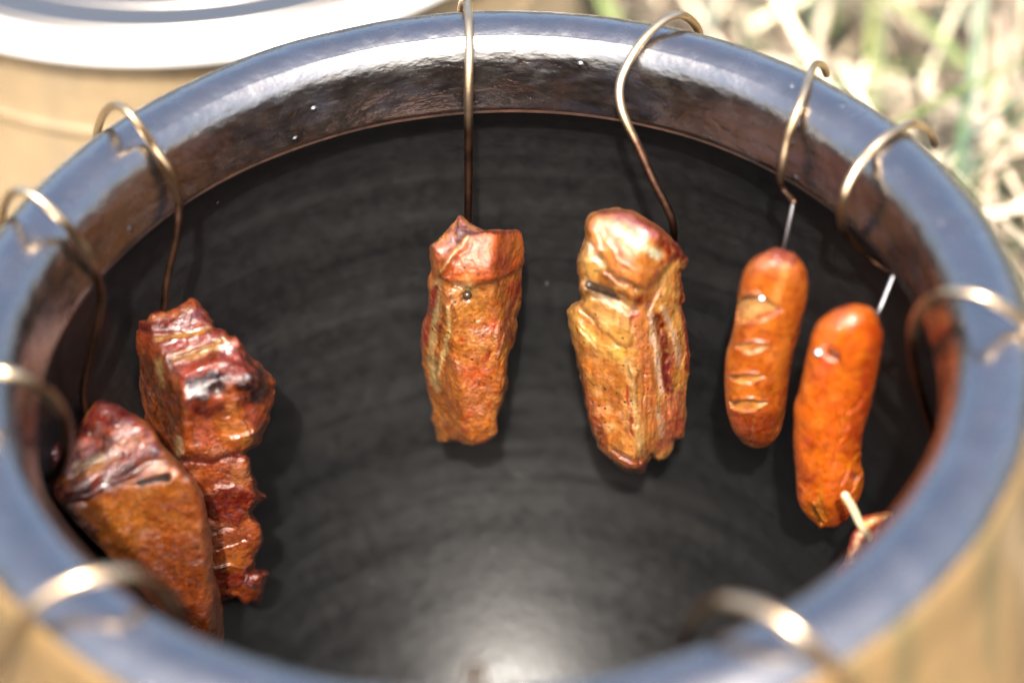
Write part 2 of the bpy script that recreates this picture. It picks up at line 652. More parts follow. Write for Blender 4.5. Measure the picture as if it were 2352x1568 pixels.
# ------------------------------------------------------------------ second pot with lid
SX, SY, SZ = -0.165, 0.613, -0.105
pot2 = empty('clay_pot', (SX, SY, GZ))
tag(pot2, 'pale tan clay pot under the shiny metal lid, behind the open dark rimmed pot', 'clay pot')
o = lathe('outer_wall', [(0.0005, SZ - 0.006), (0.212, SZ - 0.006), (0.222, SZ - 0.012), (0.226, SZ - 0.03), (0.2275, SZ - 0.06), (0.2295, SZ - 0.064), (0.2295, SZ - 0.069),
                        (0.228, SZ - 0.073), (0.236, SZ - 0.14), (0.243, SZ - 0.20), (0.236, SZ - 0.26), (0.226, GZ), (0.0005, GZ)],
          M['tan2'], None, seg=192, wob=0.0006, dense=4, cen=(SX, SY, 0))
parent_keep(o, pot2)
o.matrix_parent_inverse = Matrix.Translation((-SX, -SY, -GZ))
lid = empty('pot_lid', (SX, SY, SZ))
tag(lid, 'shiny round metal lid with a wide bright flange lying on the tan clay pot', 'lid')
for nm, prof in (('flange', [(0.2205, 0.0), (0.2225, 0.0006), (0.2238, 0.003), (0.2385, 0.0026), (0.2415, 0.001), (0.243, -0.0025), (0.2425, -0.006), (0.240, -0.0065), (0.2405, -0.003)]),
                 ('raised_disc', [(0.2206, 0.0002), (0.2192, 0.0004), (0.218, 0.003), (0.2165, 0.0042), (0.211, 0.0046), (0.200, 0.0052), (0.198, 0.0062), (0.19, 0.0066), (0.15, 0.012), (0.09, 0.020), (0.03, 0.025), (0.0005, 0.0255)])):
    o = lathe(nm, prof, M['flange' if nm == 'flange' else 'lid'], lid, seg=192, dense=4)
hd = lathe('handle', [(0.006, 0.024), (0.006, 0.054), (0.015, 0.058), (0.019, 0.066), (0.016, 0.073), (0.006, 0.076), (0.0005, 0.0763)], M['soot'], lid, seg=48, dense=4)

build_grass()


# ------------------------------------------------------------------ hooks
def tube_mesh(name, P, rad, mat, parent, taper=None, cap0=True, cap1=True, part=None):
    P = np.asarray(P, float)
    n = len(P)
    T = np.gradient(P, axis=0)
    T /= np.linalg.norm(T, axis=1)[:, None]
    seg = 14
    N = np.zeros_like(P)
    up = np.array([0.3, 0.2, 1.0])
    v = np.cross(T[0], up)
    N[0] = v / np.linalg.norm(v)
    for i in range(1, n):
        v = N[i - 1] - T[i] * (N[i - 1] @ T[i])
        N[i] = v / np.linalg.norm(v)
    B = np.cross(T, N)
    rads = np.full(n, rad) if taper is None else np.asarray(taper)
    if part:                                            # one stretch of a continuous wire
        a, b = part
        P, T, N, B, rads = P[a:b], T[a:b], N[a:b], B[a:b], rads[a:b]
        n = len(P)
    rings = [(P[i], rads[i], N[i], B[i]) for i in range(n)]
    if cap0:
        for q in (35, 70): rings.insert(0, (P[0] - T[0] * rads[0] * math.sin(R(q)), rads[0] * math.cos(R(q)), N[0], B[0]))
    if cap1:
        for q in (35, 70): rings.append((P[-1] + T[-1] * rads[-1] * math.sin(R(q)), rads[-1] * math.cos(R(q)), N[-1], B[-1]))
    th = np.linspace(0, 2 * math.pi, seg, endpoint=False)
    V = np.concatenate([c + r * (np.cos(th)[:, None] * nn + np.sin(th)[:, None] * bb) for c, r, nn, bb in rings])
    m = len(rings)
    ii = np.arange(m - 1)[:, None] * seg
    jj = np.arange(seg)[None, :]
    j2 = (jj + 1) % seg
    F = np.stack([ii + jj, ii + j2, ii + seg + j2, ii + seg + jj], -1).reshape(-1, 4).tolist()
    V = V.tolist()
    tris = []
    bm = bmesh.new()
    bv = [bm.verts.new(q) for q in V]
    for f in F: bm.faces.new([bv[i] for i in f])
    if cap0: bm.faces.new([bv[i] for i in range(seg)][::-1])
    if cap1: bm.faces.new([bv[(m - 1) * seg + i] for i in range(seg)])
    bmesh.ops.recalc_face_normals(bm, faces=bm.faces)
    for f in bm.faces: f.smooth = True
    me = bpy.data.meshes.new(name)
    bm.to_mesh(me)
    bm.free()
    o = link(name, me, mat)
    parent_keep(o, parent)
    return o


def cubic(pts, n=7, rad=0.0):
    P = spline([at(*p) for p in pts], n)
    if rad:                                             # the wire rests on the rim, never inside it
        for i in range(len(P)):
            for _ in range(60):
                if math.hypot(math.hypot(P[i][0], P[i][1]) - RR, P[i][2]) > TR + rad + 0.0006: break
                v = CAM - P[i]
                P[i] = P[i] + v / np.linalg.norm(v) * 0.0008
        for _ in range(2): P[1:-1] = 0.25 * P[:-2] + 0.5 * P[1:-1] + 0.25 * P[2:]
    return P


def hook(label, bend, shank, tip, rad, shank_mat='wire', tip_mat='soot', tip_rad=None):
    """bend over the rim, straight shank hanging in the pot, point coming out of the food; each a list of (px, py, depth)"""
    A = cubic(bend, 7, rad)
    h = empty('hanging_hook', tuple(A[len(A) // 2]))
    tag(h, label, 'hook', 'wire hooks hung over the pot rim')
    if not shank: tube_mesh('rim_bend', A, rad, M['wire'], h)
    if shank:
        cut = shank.index('needle') if 'needle' in shank else None
        dark = shank if cut is None else shank[:cut]
        S = cubic([bend[-2], bend[-1]] + dark)[7:]
        S[0] = A[-1]
        full = np.concatenate([A, S[1:]])
        for _ in range(3): full[1:-1] = 0.25 * full[:-2] + 0.5 * full[1:-1] + 0.25 * full[2:]
        tap = np.concatenate([np.full(len(A), rad), np.linspace(rad, rad * 0.8, len(S))[1:]])
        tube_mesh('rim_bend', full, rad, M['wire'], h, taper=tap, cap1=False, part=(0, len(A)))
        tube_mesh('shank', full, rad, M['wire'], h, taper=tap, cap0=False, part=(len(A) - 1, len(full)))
        if cut is not None:                             # steel needle below the darker bend
            N = cubic([shank[cut - 1]] + shank[cut + 1:])
            tube_mesh('needle', N, rad * 0.66, M['needle'], h)
    if tip:
        T = cubic(tip)
        tr = tip_rad or rad
        tube_mesh('point', T, tr, M[tip_mat], h)
    return h


hook('wire hook at the middle of the far rim, straight above the narrow pork strip',
     [(1060, 40, 1.190), (1062, 8, 1.178), (1072, 0, 1.160), (1076, 40, 1.145), (1078, 120, 1.138), (1076, 200, 1.142), (1076, 262, 1.149), (1076, 350, 1.160)],
     [(1076, 430, 1.169), (1075, 500, 1.178), (1075, 600, 1.192), (1075, 660, 1.198)],
     [(1075, 672, 1.198), (1073.5, 676, 1.172), (1073, 677, 1.1585)], 0.0021, tip_rad=0.0023)
hook('wire hook bowed out to the left on the far rim, above the folded pork belly',
     [(1608, 84, 1.172), (1600, 62, 1.165), (1580, 42, 1.155), (1556, 35, 1.147), (1520, 50, 1.141), (1470, 100, 1.136), (1435, 160, 1.135), (1422, 205, 1.135),
      (1430, 262, 1.135), (1465, 335, 1.137), (1500, 415, 1.140)],
     [(1534, 480, 1.144), (1547, 520, 1.149), (1545, 580, 1.165), (1520, 640, 1.18)],
     [(1480, 700, 1.160), (1430, 683, 1.136), (1390, 668, 1.124), (1353, 654, 1.117)], 0.0021)
hook('wire hook on the far right rim carrying the slashed sausage',
     [(1899, 170, 1.141), (1891, 152, 1.134), (1876, 146, 1.125), (1862, 165, 1.116), (1846, 215, 1.106), (1826, 265, 1.104), (1808, 320, 1.103), (1797, 375, 1.106), (1793, 415, 1.112)],
     [(1798, 436, 1.114), (1812, 451, 1.113), (1823, 464, 1.111), 'needle', (1812, 516, 1.115), (1802, 565, 1.120), (1790, 625, 1.13), (1780, 690, 1.135)],
     [(1775, 694, 1.132), (1757, 688, 1.112), (1750, 685, 1.084)], 0.0019, 'steel', 'steel', 0.0019)
hook('wire hook with curled outer end on the right rim carrying the smooth orange sausage',
     [(2147, 329, 1.119), (2137, 306, 1.108), (2112, 287, 1.095), (2088, 285, 1.083), (2052, 303, 1.078), (2016, 329, 1.074), (1979, 368, 1.069), (1950, 418, 1.069),
      (1938, 454, 1.071), (1933, 493, 1.077)],
     [(1938, 528, 1.086), (1966, 566, 1.096), (2012, 604, 1.101), (2054, 630, 1.094), 'needle', (2033, 681, 1.096), (2012, 732, 1.099), (1990, 785, 1.11)],
     [(1945, 825, 1.10), (1905, 815, 1.088), (1880, 810, 1.070)], 0.0020, 'steel', 'steel', 0.0019)
hook('wire hook on the right rim whose point sticks out above the dark red scrap',
     [(2400, 800, 1.000), (2352, 745, 0.983), (2318, 712, 0.976), (2275, 688, 0.972), (2220, 672, 0.974), (2170, 674, 0.981), (2128, 694, 0.996), (2104, 728, 1.013), (2095, 775, 1.032), (2101, 840, 1.052), (2120, 920, 1.075)],
     [(2145, 1000, 1.095), (2150, 1080, 1.11), (2120, 1180, 1.12), (2050, 1240, 1.12)],
     [(2010, 1248, 1.112), (1979, 1208, 1.102), (1958, 1165, 1.097), (1941, 1137, 1.094)], 0.0022, 'wire', 'bare', 0.0018)
hook('blurred wire hook over the near right rim, closest to the camera on that side',
     [(2010, 1650, 0.895), (1950, 1568, 0.876), (1900, 1512, 0.861), (1850, 1465, 0.853), (1805, 1430, 0.853), (1760, 1403, 0.856), (1715, 1386, 0.861), (1670, 1381, 0.867), (1622, 1395, 0.879), (1585, 1432, 0.907), (1570, 1490, 0.935)],
     [(1568, 1600, 0.97), (1570, 1700, 1.0)], None, 0.0026)
hook('wire hook at the very front of the rim, only its inner bend in the picture',
     [(1100, 1800, 0.845), (1096, 1690, 0.830), (1093, 1600, 0.836), (1091, 1545, 0.858), (1089, 1530, 0.882), (1088, 1545, 0.91)],
     [(1090, 1630, 0.935), (1094, 1760, 0.97)], None, 0.0026)
hook('thick looking blurred wire hook over the near left rim in front of the pork',
     [(-40, 1570, 0.918), (0, 1500, 0.903), (55, 1415, 0.886), (120, 1358, 0.881), (200, 1325, 0.881), (268, 1315, 0.886), (325, 1326, 0.895), (375, 1358, 0.909), (408, 1410, 0.934)],
     [(420, 1500, 0.965), (425, 1580, 0.99)], None, 0.0026)
hook('wire hook curving down inside the left rim towards the shadowed meat scrap',
     [(-70, 900, 0.985), (-45, 860, 0.972), (0, 851, 0.967), (49, 868, 0.971), (99, 897, 0.982), (136, 932, 1.003), (153, 971, 1.03), (155, 1008, 1.055)],
     [(150, 1045, 1.08), (135, 1080, 1.10), (115, 1100, 1.11)], None, 0.0026)
hook('wire hook on the upper left rim, long shank down to the skin side pork block',
     [(-6, 545, 1.097), (0, 513, 1.084), (10, 470, 1.066), (25, 446, 1.056), (50, 438, 1.050), (81, 451, 1.047), (123, 486, 1.049), (160, 525, 1.055), (197, 572, 1.070), (220, 620, 1.084), (231, 665, 1.096)],
     [(230, 710, 1.102), (216, 780, 1.110), (200, 850, 1.118), (190, 905, 1.124), (205, 980, 1.134), (250, 1060, 1.15)],
     [(400, 1092, 1.137), (378, 1098, 1.1245), (350, 1106, 1.1185), (324, 1113, 1.1165)], 0.0021)
hook('wire hook over the far left rim leading to the crusty square pork chunk',
     [(222, 316, 1.143), (226, 292, 1.132), (240, 257, 1.108), (263, 243, 1.098), (288, 251, 1.092), (313, 279, 1.092), (339, 315, 1.097), (365, 355, 1.103), (390, 393, 1.109), (405, 433, 1.113), (411, 468, 1.118)],
     [(407, 540, 1.124), (390, 610, 1.131), (377, 690, 1.139), (380, 760, 1.155), (410, 850, 1.17)],
     [(530, 895, 1.146), (515, 888, 1.134), (503, 889, 1.1285), (492, 895, 1.124)], 0.0020)


# ------------------------------------------------------------------ meat sculptor
def world_n(az, el):
    """az: 0 faces the front of the pot, positive turns to the right"""
    a, e = R(az), R(el)
    return np.array([math.sin(a) * math.cos(e), -math.cos(a) * math.cos(e), math.sin(e)])


def wave_noise(shape, cells, seed):
    """smooth volume noise from a random lattice"""
    rs = np.random.RandomState(seed)
    lat = rs.rand(*[int(c) + 3 for c in cells]).astype(np.float32) * 2 - 1
    out = lat
    for ax in range(3):
        n = shape[ax]
        u = np.linspace(0, cells[ax], n)
        i = np.floor(u).astype(int)
        f = (u - i)
        f = f * f * (3 - 2 * f)
        W = np.zeros((n, lat.shape[ax]), np.float32)
        W[np.arange(n), i] = 1 - f
        W[np.arange(n), i + 1] += f
        out = np.moveaxis(np.tensordot(W, out, axes=(1, ax)), 0, ax)
    return out


def sculpt_h(X, Y, feats, mod=None):
    h = np.zeros(X.shape)
    for f in feats:
        h0 = h.copy()
        if f[0] == 'line':
            d = d_line(X, Y, f[1]) / f[2]
            h += f[3] * np.exp(-d * d * 2)
        elif f[0] == 'poly':
            d = d_poly(X, Y, f[1]) / f[2]
            h += f[3] / (1 + np.exp(np.clip(d * 3, -30, 30)))
        elif f[0] == 'blob':
            d2 = ((X - f[1][0]) ** 2 + (Y - f[1][1]) ** 2) / (f[2] ** 2)
            h += f[3] * np.exp(-d2 * 1.5)
        if f[0] == 'line' and mod is not None: h = h0 + (h - h0) * mod
    return h * 0.001


MEAT_TONE = 0.30


def meat(name, label, cat, group, T, ref, outline, planes, thick, feats, paint, base, mat, step=2.2, kk=0.006, rough=1.0,
         fibre=(0, 1, 0), tube=None, seed=1, smooth_outline=3, fray=0.0, organic=1.0, crust=1.0, grain=1.0, deepen=0.80, tint=(0.97, 1.08, 0.92), mottle=1.0):
    ox, oy, sc = T
    O = spline([(ox + sc * x, oy + sc * y) for x, y in outline], smooth_outline, True)
    O = [tuple(p) for p in O]
    lo, hi = np.min(O, 0) - 12, np.max(O, 0) + 12
    xs = np.arange(lo[0], hi[0], step)
    ys = np.arange(lo[1], hi[1], step)
    X, Y = np.meshgrid(xs, ys, indexing='ij')
    rx, ry, rd = ox + sc * ref[0], oy + sc * ref[1], ref[2]
    mpp = rd / FPX
    Zx, Zy = (X - ox) / sc, (Y - oy) / sc               # feature coordinates
    warp = wave_noise((X.shape[0], X.shape[1], 1), (X.shape[0] / 14, X.shape[1] / 14, 1), seed + 40)[:, :, 0]
    warp2 = wave_noise((X.shape[0], X.shape[1], 1), (X.shape[0] / 14, X.shape[1] / 14, 1), seed + 41)[:, :, 0]
    d2 = d_poly(X, Y, O) * mpp - 0.0008 + fray * 0.001 * wave_noise((X.shape[0], X.shape[1], 1), (X.shape[0] / 8, X.shape[1] / 8, 1), seed + 42)[:, :, 0]
    w3 = wave_noise((X.shape[0], X.shape[1], 1), (X.shape[0] / 5, X.shape[1] / 5, 1), seed + 43)[:, :, 0]
    w4 = wave_noise((X.shape[0], X.shape[1], 1), (X.shape[0] / 5, X.shape[1] / 5, 1), seed + 44)[:, :, 0]
    w5 = wave_noise((X.shape[0], X.shape[1], 1), (X.shape[0] / 20, X.shape[1] / 20, 1), seed + 45)[:, :, 0]
    h = sculpt_h(Zx + (warp * 7 + w3 * 1.5) * organic / sc, Zy + (warp2 * 7 + w4 * 1.5) * organic / sc, feats, np.clip(0.65 + 0.9 * w5, 0.05, 1.4))
    xc, yc = (X - rx) * mpp, -(Y - ry) * mpp

    def plane_t(n, p):                                  # p = (xc, yc, t)
        nx, ny, nt = n @ RT, n @ UP, n @ -FW
        return p[2] - (nx * (xc - p[0]) + ny * (yc - p[1])) / nt, (nx, ny, nt)

    n0 = world_n(planes[0][2], planes[0][3])
    tf, c0 = plane_t(n0, ((ox + sc * planes[0][0] - rx) * mpp, -(oy + sc * planes[0][1] - ry) * mpp, 0.0))
    tback = tf - thick / c0[2]
    if tube is None:
        for (px, py, az, el, kpl) in planes[1:]:
            qx, qy = ox + sc * px, oy + sc * py
            i, j = int(np.clip((qx - lo[0]) / step, 0, len(xs) - 1)), int(np.clip((qy - lo[1]) / step, 0, len(ys) - 1))
            kpl = kpl * 1.0
            pl, _ = plane_t(world_n(az, el), ((qx - rx) * mpp, -(qy - ry) * mpp, tf[i, j]))
            tf = smin(tf, pl, kpl)
        tf = np.maximum(tf + h, tback - 0.004)
        t0 = min(np.where(d2 < 0, np.minimum(tf, tback), 9).min(), -0.01) - 0.006
        t1 = np.where(d2 < 0, tf, -9).max() + 0.006
    else:
        t0 = np.where(d2 < 0, tf, 9).min() - 2 * tube - 0.006
        t1 = np.where(d2 < 0, tf, -9).max() + 0.012
    ts = np.arange(t0, t1, step * mpp * 1.15)
    TT = ts[None, None, :].astype(np.float32)
    d2f = d2[:, :, None].astype(np.float32)
    if tube is None:
        a = (TT - tf[:, :, None].astype(np.float32)) * 0.72
        b = (tback[:, :, None].astype(np.float32) - TT) * 0.72
        f = smax(smax(a, b, kk), d2f, kk)
    else:
        mid = (tf - tube)[:, :, None].astype(np.float32)
        din = np.maximum(tube + d2f, 0)
        front = 1 / (1 + np.exp(-np.clip((TT - mid) / (tube * 0.25), -20, 20)))
        f = np.sqrt(din * din + ((TT - mid) * 0.80) ** 2) - tube - (h[:, :, None] * front).astype(np.float32)
    shp = f.shape
    cells = lambda s: (shp[0] / s, shp[1] / s, shp[2] / s)
    f = f + (0.0018 * rough) * wave_noise(shp, cells(36), seed) + (0.0004 * rough) * wave_noise(shp, cells(10), seed + 1)
    V, F = surface_nets(f)
    t = ts[0] + V[:, 2] * (ts[1] - ts[0])
    px = xs[0] + V[:, 0] * step
    py = ys[0] + V[:, 1] * step
    dep = rd - t
    W = CAM + (FW[None] * FPX + RT[None] * (px - 1176)[:, None] - UP[None] * (py - 784)[:, None]) / FPX * dep[:, None]
    # colour of the flesh, fat and skin, some shade and shine painted in
    Q = W * 1000.0
    zx, zy = (px - ox) / sc, (py - oy) / sc
    wz = 5.0 / sc
    zx = zx + fbm(Q / 9, 3, seed + 5) * wz * 1.2 + fbm(Q / 2.2, 2, seed + 6) * wz * 0.5
    zy = zy + fbm(Q / 9, 3, seed + 7) * wz * 1.2 + fbm(Q / 2.2, 2, seed + 8) * wz * 0.5
    C = np.tile(lin(base[0]), (len(W), 1))
    m1 = np.clip(fbm(Q / 7, 4, seed + 11) * 1.6 + 0.4, 0, 1)[:, None]
    C = C * (1 - m1) + lin(base[1]) * m1
    m2 = np.clip(fbm(Q / 4, 4, seed + 12) * 2.2 - 0.35, 0, 1)[:, None]
    C = C * (1 - m2) + lin(base[2]) * m2
    for p in paint:
        if p[0] == 'line':
            w = 1 / (1 + np.exp(np.clip((d_line(zx, zy, p[1]) - p[2]) / (p[2] * 0.22), -30, 30)))
        elif p[0] == 'poly':
            w = 1 / (1 + np.exp(np.clip(d_poly(zx, zy, p[1]) / p[2] * 3, -30, 30)))
        else:
            w = np.exp(-((zx - p[1][0]) ** 2 + (zy - p[1][1]) ** 2) / p[2] ** 2 * 1.3)
        var = np.clip(0.75 + 0.7 * fbm(Q / 2.5, 3, seed + 20), 0.15, 1)
        w = (np.clip(w * p[4] * var * 1.25, 0, 1))[:, None]
        C = C * (1 - w) + lin(p[3]) * w
    # browned ridges, darker folds, grain of the muscle, fine mottling
    E = np.concatenate([F[:, [0, 1]], F[:, [1, 2]], F[:, [2, 3]], F[:, [3, 0]]])
    deg = np.bincount(E[:, 0], minlength=len(W)) + np.bincount(E[:, 1], minlength=len(W)) + 1e-6
    S = W.copy()
    for _ in range(14):
        S2 = np.stack([np.bincount(E[:, 0], S[E[:, 1], c], len(W)) + np.bincount(E[:, 1], S[E[:, 0], c], len(W)) for c in range(3)], 1) / deg[:, None]
        S = 0.5 * S + 0.5 * S2
    me = mesh_np(name, W, F, col=C)
    nr0 = np.empty(len(W) * 3, np.float32)
    me.vertices.foreach_get('normal', nr0)
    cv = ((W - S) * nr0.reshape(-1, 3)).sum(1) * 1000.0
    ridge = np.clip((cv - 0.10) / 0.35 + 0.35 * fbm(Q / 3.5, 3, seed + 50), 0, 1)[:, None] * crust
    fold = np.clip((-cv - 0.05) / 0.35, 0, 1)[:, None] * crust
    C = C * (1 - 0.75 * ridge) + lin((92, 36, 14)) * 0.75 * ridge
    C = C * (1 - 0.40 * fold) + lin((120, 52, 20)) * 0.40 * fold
    gx = np.array(fibre, float)
    gx /= np.linalg.norm(gx)
    Qg = Q - (Q @ gx)[:, None] * gx * 0.86
    C = C * np.clip(0.90 + grain * 0.34 * fbm(Qg / 1.7, 3, seed + 51), 0.3, 1.3)[:, None]
    red = np.clip(fbm(Q / 6.0, 4, seed + 52) * 2.0 - 0.25, 0, 1)[:, None] * 0.38
    C = C * (1 - red) + C * np.array([0.80, 0.58, 0.48]) * red
    C = C * np.clip(0.95 + 0.24 * mottle * fbm(Q / 1.1, 3, seed + 53), 0.35, 1.35)[:, None]
    a4 = np.ones((len(W), 4), np.float32)
    C = 0.17 * (np.maximum(C, 1e-4) / 0.17) ** 1.30
    lum = C.mean(1, keepdims=True)
    C = np.clip(lum + (C - lum) * 0.98, 0.002, 0.95)
    a4[:, :3] = C * deepen * MEAT_TONE * np.array(tint)
    me.attributes['albedo'].data.foreach_set('color', a4.ravel())
    nrm = np.empty(len(W) * 3, np.float32)
    me.vertices.foreach_get('normal', nrm)
    nrm = nrm.reshape(-1, 3)
    # relief: fibres along the grain and small pits
    fx = np.array(fibre, float)
    fx /= np.linalg.norm(fx)
    Qf = Q - (Q @ fx)[:, None] * fx * 0.75
    disp = 0.00020 * rough * fbm(Qf / 2.6, 3, seed + 30, True) + 0.00014 * rough * fbm(Q / 1.2, 2, seed + 31)
    W2 = W + nrm * disp[:, None]
    org = W2.mean(0)
    W2 = W2 - org
    me.vertices.foreach_set('co', W2.astype(np.float32).ravel())
    me.update()
    o = link(name, me, mat)
    o.location = tuple(org)
    tag(o, label, cat, group)
    return o


G_P, G_S = 'pieces of smoked pork hung in the pot', 'sausages hung in the pot'
TAN, TAN2, ORG, RED, DRED = (196, 128, 60), (176, 104, 42), (200, 98, 36), (160, 52, 28), (104, 24, 18)
FAT, DBROWN, PINK, YEL = (224, 194, 146), (44, 20, 16), (206, 130, 98), (212, 160, 84)

# narrow strip in the middle
meat('pork_strip', 'narrow tan strip of smoked pork with an orange flap on top, hanging in the middle', 'pork', G_P,
     (934.9, 483.6, 0.3497), (400, 550, 1.172),
     [(348, 42), (385, 75), (410, 100), (470, 128), (560, 142), (680, 132), (730, 116), (800, 122), (842, 165), (856, 270), (832, 330), (815, 420), (770, 540), (735, 620),
      (695, 690), (706, 760), (700, 870), (662, 940), (650, 1010), (632, 1150), (615, 1250), (576, 1350), (580, 1440), (530, 1482), (440, 1510), (400, 1522), (300, 1508), (240, 1524),
      (195, 1490), (175, 1400), (160, 1280), (150, 1180), (125, 1080), (105, 950), (95, 820), (95, 730), (140, 650), (150, 560), (145, 470), (170, 390), (160, 300), (155, 235),
      (200, 200), (245, 150), (290, 105), (330, 58)],
     [(450, 800, 2, 6), (285, 760, -58, 0, 0.004), (628, 900, 70, 5, 0.008), (500, 320, 0, 48, 0.010), (520, 195, 0, 74, 0.006)], 0.036,
     [('poly', [(222, 430), (240, 330), (390, 150), (480, 128), (740, 112), (862, 165), (862, 290), (720, 385), (580, 465), (430, 492), (290, 470)], 22, 5.0),
      ('line', [(225, 425), (300, 300), (400, 160)], 24, 2.2), ('line', [(270, 440), (340, 300), (440, 170)], 16, -1.6),
      ('line', [(300, 500), (420, 505), (560, 490), (700, 410)], 26, -2.6),
      ('line', [(300, 620), (290, 800), (255, 950), (240, 1180)], 11, -1.6), ('line', [(265, 560), (262, 760), (230, 900), (205, 1050)], 14, 1.4),
      ('line', [(222, 520), (212, 700), (190, 850), (185, 1000)], 10, -1.6), ('line', [(175, 800), (160, 960), (200, 1180)], 12, -1.0),
      ('line', [(640, 640), (560, 800), (540, 960)], 20, -1.4), ('line', [(690, 640), (640, 800), (600, 960), (590, 1150)], 16, 1.6),
      ('line', [(440, 1060), (500, 1180), (560, 1380)], 10, -1.4), ('blob', (400, 548), 48, -2.2), ('blob', (560, 330), 90, 2.0), ('blob', (720, 230), 70, 1.2),
      ('blob', (340, 150), 60, 2.0),
      ('blob', (420, 900), 60, 0.8)],
     [('poly', [(222, 430), (240, 330), (390, 150), (480, 128), (740, 112), (862, 165), (862, 290), (720, 385), (580, 465), (430, 492), (290, 470)], 18, (206, 104, 40), 0.95),
      ('blob', (640, 340), 70, RED, 0.6), ('blob', (450, 330), 70, (205, 120, 90), 0.6), ('blob', (720, 240), 80, (188, 120, 40), 0.7), ('blob', (520, 200), 90, (214, 116, 44), 0.6),
      ('line', [(470, 130), (600, 146), (740, 122), (835, 170), (850, 270)], 13, DRED, 0.75),
      ('poly', [(262, 215), (300, 120), (345, 60), (400, 100), (465, 140), (400, 175), (330, 215)], 14, DRED, 0.95), ('line', [(345, 50), (370, 85)], 18, (170, 70, 66), 0.7),
      ('line', [(230, 400), (300, 290), (395, 165)], 9, (214, 166, 96), 0.9), ('poly', [(170, 250), (240, 190), (300, 220), (250, 340), (200, 380), (170, 330)], 14, (190, 96, 60), 0.7),
      ('line', [(205, 470), (200, 620), (170, 800), (160, 1000), (200, 1180)], 24, (196, 166, 118), 0.85), ('line', [(270, 640), (280, 780), (240, 930), (208, 1060)], 13, (226, 186, 128), 0.9),
      ('line', [(190, 510), (165, 590), (130, 720), (112, 860)], 24, RED, 0.9), ('line', [(235, 700), (215, 860), (190, 960)], 6, (150, 66, 30), 0.8),
      ('blob', (700, 520), 70, (180, 72, 40), 0.8), ('line', [(790, 400), (730, 540), (680, 660), (610, 840), (590, 980)], 12, (150, 58, 28), 0.7),
      ('blob', (400, 500), 70, (226, 196, 132), 0.6), ('blob', (420, 640), 120, (184, 124, 52), 0.7), ('blob', (560, 760), 70, (176, 66, 28), 0.7), ('blob', (440, 1090), 110, (196, 84, 38), 0.75),  # cream blob: highlight painted under the flap
      ('blob', (330, 1270), 40, (130, 34, 24), 0.8), ('blob', (540, 1280), 20, (130, 44, 24), 0.8), ('blob', (690, 830), 60, (110, 36, 34), 0.8), ('blob', (300, 1200), 120, (190, 118, 48), 0.6)],  # dark blob at the right edge paints shade on the back part
     (TAN, TAN2, (176, 84, 34)), M['pork'], seed=3, rough=0.9, fray=0.5, deepen=1.0, grain=1.2, tint=(0.86, 1.04, 1.14))

